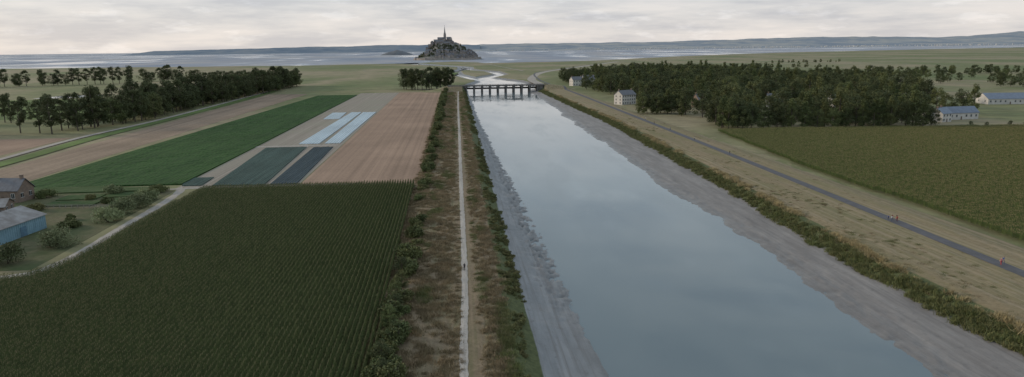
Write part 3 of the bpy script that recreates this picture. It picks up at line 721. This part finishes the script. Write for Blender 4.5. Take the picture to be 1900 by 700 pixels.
for j in range(n_):
    for i in range(n_):
        x=-180+370*i/(n_-1);y=-140+280*j/(n_-1); v.append((x,y,rock_h(x,y)))
for j in range(n_-1):
    for i in range(n_-1): a=j*n_+i; f.append((a,a+1,a+n_+1,a+n_))
obj('rock',v,f,[M_rock],parent=e)
W=MB();R_=MB()
def block(x,y,w,d_,z0,z1,rh=0,ax='x',butt=0,Wm=None):
    W_=Wm or W
    W_.box(x-w/2,x+w/2,y-d_/2,y+d_/2,z0,z1)
    if rh:
        if ax=='x': R_.add([(x-w/2-.5,y-d_/2-.5,z1+.05),(x+w/2+.5,y-d_/2-.5,z1+.05),(x+w/2+.5,y+d_/2+.5,z1+.05),(x-w/2-.5,y+d_/2+.5,z1+.05),(x-w/2-.5,y,z1+rh),(x+w/2+.5,y,z1+rh)],[(0,1,5,4),(2,3,4,5),(1,2,5),(3,0,4)])
        else: R_.add([(x-w/2-.5,y-d_/2-.5,z1+.05),(x+w/2+.5,y-d_/2-.5,z1+.05),(x+w/2+.5,y+d_/2+.5,z1+.05),(x-w/2-.5,y+d_/2+.5,z1+.05),(x,y-d_/2-.5,z1+rh),(x,y+d_/2+.5,z1+rh)],[(1,2,5,4),(3,0,4,5),(0,1,4),(2,3,5)])
    for i in range(butt):
        bx=x-w/2+w*(i+.5)/butt; W_.box(bx-.9,bx+.9,y-d_/2-2.5,y-d_/2-.01,z0,z1-3)
block(-14,8,36,14,60,96,8,'x',6)
block(-2,8,14,34,60,97,8,'y',0)
block(2,8,12,12,90,114,0)
block(20,8,20,14,58,97,8,'x',4)
for k in range(8): a=k*math.pi/4; W.box(28+6*math.cos(a)-1,28+6*math.cos(a)+1,8+6*math.sin(a)-1,8+6*math.sin(a)+1,70,102+random.uniform(-2,4))
block(-41,2,18,26,44,88,6,'x',4)
block(-57,-4,16,22,36,82,7,'y',3)
block(-70,-4,12,20,30,68,5,'x',3)
block(-22,-22,34,16,36,84,6,'x',6)
block(8,-28,26,16,32,78,5,'x',5)
block(34,-20,16,18,30,84,7,'y',3)
block(48,-12,14,18,26,74,6,'x',2)
block(14,30,44,16,45,86,8,'x',6)
block(-82,-8,12,16,24,56,5,'y',2)
block(60,-14,12,16,22,62,5,'y',2)
block(73,-20,12,14,18,50,5,'x',2)
for (x,y,r0,z0,z1) in [(42,-28,4,26,78),(24,-36,3.5,28,74),(-38,-30,3.5,30,76),(-56,-22,3.5,30,72)]:
    V,F=cyl((x,y,z0),(x,y,z1),r0,r0,10); W.add(V,F); V,F=cyl((x,y,z1),(x,y,z1+9),r0+.6,.1,10); R_.add(V,F)
W.box(-2,6,4,12,114.003,121)
for sx in (-1,1):
    for sy in (-1,1): V,F=cyl((2+sx*5,8+sy*5,113),(2+sx*5,8+sy*5,124),1,.1,6); R_.add(V,F)
link(bpy.data.objects.new('abbey_walls',W.mesh('abbey_walls',[M_stone])),e)
B=MB(); V,F=cyl((2,8,121.003),(2,8,152),4.2,.6,8); B.add(V,F); V,F=cyl((2,8,151.9),(2,8,158),.5,.3,6); B.add(V,F); B.box(.8,3.2,7.6,8.4,157,158.5)
link(bpy.data.objects.new('spire',B.mesh('spire',[M_copper])),e)
B=MB()
for (x,w,y,z0,z1,k) in [(-14,34,.9,78,92,6),(20,18,.9,78,93,4),(-41,17,-11.15,72,82,5),(-22,32,-30.15,56,62,7),(-22,32,-30.15,68,78,7),(8,24,-36.15,50,56,5),(8,24,-36.15,62,72,5),(34,14,-29.15,56,66,3)]:
    for i in range(k): bx=x-w/2+w*(i+.5)/k; B.box(bx+.9,bx+2.3,y-.05,y,z0,z1)
link(bpy.data.objects.new('abbey_windows',B.mesh('abbey_windows',[M_glass])),e)
W=MB()
for k in range(120):
    a=random.uniform(-1.95,.35); q=random.uniform(.66,.95); x=8+math.cos(a)*155*q; y=math.sin(a)*118*q
    h0=rock_h(x,y); w=random.uniform(6,12); block(x,y,w,random.uniform(6,10),h0-6,h0+random.uniform(4,9),random.uniform(3,5),random.choice('xy'))
    if random.random()<.5: W.box(x-.7,x+.7,y-.6,y+.6,h0+7,h0+13)
for k in range(16):
    a=random.uniform(-2.7,-1.9); q=random.uniform(.6,.8); x=8+math.cos(a)*155*q; y=math.sin(a)*118*q; h0=rock_h(x,y); block(x,y,9,8,h0-6,h0+8,4,'x')
block(40,-62,12,26,14,38,8,'y',0); block(40,-78,6,6,14,44,5)
prev=None
for k in range(60):
    a=-3.0+k*3.6/59; rr_=1+.03*math.sin(5*a); x=8+math.cos(a)*156*rr_;y=math.sin(a)*118*rr_
    if prev:
        x0,y0=prev; dx,dy=x-x0,y-y0; l=math.hypot(dx,dy); nx_,ny_=-dy/l*1.5,dx/l*1.5
        W.add([(x0-nx_,y0-ny_,-2),(x-nx_,y-ny_,-2),(x+nx_,y+ny_,-2),(x0+nx_,y0+ny_,-2),(x0-nx_,y0-ny_,9),(x-nx_,y-ny_,9),(x+nx_,y+ny_,9),(x0+nx_,y0+ny_,9)],[(0,1,5,4),(4,5,6,7),(2,3,7,6)])
    if k%9==4:
        V,F=cyl((x,y,-2),(x,y,12),6.5,6,12); W.add(V,F)
        if k%18==4: V,F=cyl((x,y,12),(x,y,18),6.4,.2,12); R_.add(V,F)
    prev=(x,y)
link(bpy.data.objects.new('village_and_ramparts',W.mesh('village_and_ramparts',[M_vill])),e)
link(bpy.data.objects.new('roofs',R_.mesh('roofs',[M_aroof])),e)
P=[]
for k in range(330):
    a=random.uniform(-3.3,-1.2) if random.random()<.7 else random.uniform(-1.2,.8); q=random.uniform(.42,.88) if a<-1.6 else random.uniform(.4,.68)
    x=8+math.cos(a)*152*q;y=math.sin(a)*118*q; P.append((x+EX,y+EY,rock_h(x,y)-2))
P=np.array(P); m=len(P); s=rnd(.3,.55,m); scatter('island_trees',P,rnd(0,6.28,m),np.stack([s,s,s],1),rng.choice([0,1,2,3,10,11],m),pt)
ribbon('causeway',[(150,1500),(100,2300),(60,2900),(40,3165)],5,M_dirt,.8,follow=False,step=60)
def isl(x,y): 
    r_=math.hypot(x/150,y/90); return float(np.interp(r_,[0,.4,.8,1,1.1],[44,36,16,1,-3])*(.7+.6*fbm(np.array(x*.02+5),np.array(y*.02+5),71,3)))
v=[];f=[];n_=30
for j in range(n_):
    for i in range(n_): x=-165+330*i/(n_-1);y=-100+200*j/(n_-1); v.append((x,y,isl(x,y)))
for j in range(n_-1):
    for i in range(n_-1): a=j*n_+i; f.append((a,a+1,a+n_+1,a+n_))
obj('rocky_islet',v,f,[simple('islet_rock',(.15,.165,.18),(.11,.12,.13),.02)],loc=(-520,6400,0))

# ------------------------------------------------------------------ people
def person(x,y,z,rz,shirt,pants,hair,sc_=1.0,phase=1,name='walking_person'):
    edges=[];rad=[];pts=[]
    def v_(p,r_,par=None):
        pts.append(p);rad.append(r_)
        if par is not None: edges.append((par,len(pts)-1))
        return len(pts)-1
    pel=v_((0,0,.95),.14); sp_=v_((0,.01,1.15),.125,pel); ch=v_((0,.02,1.36),.155,sp_); nk=v_((0,.03,1.5),.055,ch); hd0=v_((0,.05,1.58),.075,nk); hd1=v_((0,.045,1.68),.095,hd0); v_((0,.03,1.75),.06,hd1); v_((0,.15,1.63),.018,hd0)
    for s in (-1,1):
        ph=s*phase
        hip=v_((s*.1,0,.9),.095,pel); kn=v_((s*.1,.14*ph+.03,.5),.062,hip); an_=v_((s*.1,.24*ph-(.06 if ph<0 else 0),.09 if ph>0 else .13),.042,kn); v_((s*.11,.24*ph+.16,.04),.035,an_)
        sh=v_((s*.19,.02,1.42),.06,ch); el=v_((s*.25,-.1*ph-.02,1.15),.045,sh); wr_=v_((s*.26,-.2*ph+.08,.92),.03,el); pa=v_((s*.26,-.22*ph+.1,.85),.034,wr_)
        for k_ in range(4): q=v_((s*(.26),-.25*ph+.07+.022*k_,.79),.010,pa); v_((s*.25,-.25*ph+.075+.022*k_,.745+.006*abs(k_-1.5)),.009,q)
        q=v_((s*.24,-.2*ph+.15,.83),.011,pa); v_((s*.235,-.2*ph+.165,.79),.009,q)
    me=bpy.data.meshes.new('figure'); me.from_pydata(pts,edges,[]); o=bpy.data.objects.new('figure',me); col.objects.link(o)
    md=o.modifiers.new('s','SKIN'); md2=o.modifiers.new('u','SUBSURF'); md2.levels=1; md2.render_levels=1
    for i,r_ in enumerate(rad): me.skin_vertices[0].data[i].radius=(r_,r_*(.8 if i in (0,1,2) else 1)); me.skin_vertices[0].data[i].use_root=(i==0)
    dg=bpy.context.evaluated_depsgraph_get(); dg.update(); me2=bpy.data.meshes.new_from_object(o.evaluated_get(dg)); bpy.data.objects.remove(o)
    me2.materials.clear()
    for m_ in (shirt,pants,M_skin,hair,M_shoe): me2.materials.append(m_)
    for p in me2.polygons:
        c_=p.center; k_=0
        if c_.z<.09: k_=4
        elif c_.z<.98 and abs(c_.x)<.2: k_=1
        elif abs(c_.x)>.2 and c_.z<1.2: k_=2
        elif c_.z>1.48: k_=3 if (c_.z>1.69 or c_.y<.02) else 2
        p.material_index=k_; p.use_smooth=True
    o=bpy.data.objects.new(name,me2); o.location=(x,y,z); o.rotation_euler=(0,0,rz); o.scale=(sc_,)*3; link(o)
M_skin=simple('skin',(.55,.36,.27),(.5,.32,.24),5,.6); M_shoe=simple('shoes',(.08,.07,.07),(.05,.05,.05),5)
def cloth(nm,c_): return simple(nm,c_,None,6,.9)
C_red=cloth('red_cloth',(.5,.06,.06));C_pink=cloth('pink_cloth',(.6,.25,.27));C_blue=cloth('blue_cloth',(.1,.18,.4));C_dark=cloth('dark_cloth',(.03,.03,.04));C_white=cloth('white_cloth',(.7,.68,.65)); C_jean=cloth('denim',(.07,.1,.17)); H_b=cloth('brown_hair',(.06,.04,.025)); H_l=cloth('fair_hair',(.3,.2,.1))
def rx(y): return float(np.interp(y,[40,130,232,396,660],[119,121,123.6,126.5,130]))
pz=lambda x,y: float(hz(x,y,False))+.09
for (x,y,rz,a,bb,h,s,ph) in [(.9,147,0.1,C_dark,C_dark,H_b,1.05,1),(rx(137)-.4,137,3.1,C_pink,C_red,H_l,1,1),(rx(137)+.6,137.6,3.2,C_blue,C_jean,H_b,1.04,-1),
    (rx(177)-1.2,176.5,.2,C_white,C_jean,H_b,1,1),(rx(177)-.5,177.3,0,C_red,C_dark,H_b,1,-1),(rx(177)+.2,176.2,.1,C_red,C_dark,H_l,.95,1),(rx(177)+.9,177.4,3.1,C_dark,C_red,H_b,1.02,-1),(rx(177)-.9,178.5,3.1,C_blue,C_dark,H_b,.8,1),
    (rx(300)-.5,300,0,C_dark,C_jean,H_b,1,1),(rx(352)+.3,352,0,C_white,C_dark,H_b,1,1),(rx(395),395,0,C_blue,C_dark,H_b,1,1),(rx(430),430,3,C_dark,C_dark,H_b,1,1),(rx(455)+1,455,3,C_white,C_jean,H_b,1,1)]:
    person(x,y,pz(x,y),rz,a,bb,h,s,ph)

# ------------------------------------------------------------------ sky, sun
SE=math.radians(16); SAZ=math.radians(-68)
w=bpy.data.worlds.new("World"); sc.world=w; w.use_nodes=True; n=w.node_tree; bg=n.nodes['Background']
sky=N(n,'ShaderNodeTexSky'); sky.sky_type='NISHITA'; sky.sun_disc=False; sky.sun_elevation=SE; sky.sun_rotation=SAZ; sky.altitude=50; sky.dust_density=2
g_=tco(n,'Generated'); sp=N(n,'ShaderNodeSeparateXYZ'); n.links.new(g_,sp.inputs[0])
K=10
grad=ramp(n,sp.outputs[2],[(0.,(.84,.785,.745)),(.03,(.79,.76,.745)),(.08,(.70,.715,.74)),(.2,(.64,.73,.80)),(.42,(.42,.52,.60)),(.6,(.5,.59,.68)),(1.,(.56,.64,.74))])
cn=noise(n,mapping(n,g_,(5,5,38)),1,6,.6)
cl=ramp(n,cn,[(.38,(.82,.84,.88)),(.5,(1.,1.,1.)),(.62,(1.14,1.11,1.08))])
cp=noise(n,mapping(n,g_,(16,16,60)),1,5,.6)
cpm=ramp(n,cp,[(.56,1.),(.66,1.12)])
grad=mix(n,1.0,grad,cl,'MULTIPLY'); grad=mix(n,1.0,grad,cpm,'MULTIPLY')
sc10=mix(n,1.0,grad,(K,K,K),'MULTIPLY')
fin=mix(n,.88,sky.outputs[0],sc10)
n.links.new(fin,bg.inputs['Color']); bg.inputs['Strength'].default_value=.1
sd=bpy.data.lights.new('sun','SUN'); sd.energy=2.0; sd.angle=math.radians(10); sd.color=(1,.82,.62)
so=bpy.data.objects.new('sun',sd); link(so)
dirv=Vector((math.sin(SAZ)*math.cos(SE),math.cos(SAZ)*math.cos(SE),math.sin(SE)))
so.rotation_euler=dirv.to_track_quat('Z','Y').to_euler(); so.location=(0,0,100)

# ------------------------------------------------------------------ camera
yaw=math.atan(102/1267);p=math.atan(260.5/1267);r=math.atan(.0121)
Fv=Vector((math.cos(p)*math.sin(yaw),math.cos(p)*math.cos(yaw),-math.sin(p))); R0=Vector((math.cos(yaw),-math.sin(yaw),0)); U0=R0.cross(Fv)
Rv=R0*math.cos(r)-U0*math.sin(r); Uv=R0*math.sin(r)+U0*math.cos(r)
cam=bpy.data.cameras.new('camera'); cam.lens=24; cam.sensor_width=36; cam.clip_end=200000; cam.clip_start=.5
co=bpy.data.objects.new('camera',cam); link(co)
Mx=Matrix((Rv,Uv,-Fv)).transposed().to_4x4(); Mx.translation=Vector((0,0,50)); co.matrix_world=Mx
sc.camera=co
sc.view_settings.view_transform='Standard'; sc.view_settings.look='None'; sc.view_settings.exposure=0
print('done')
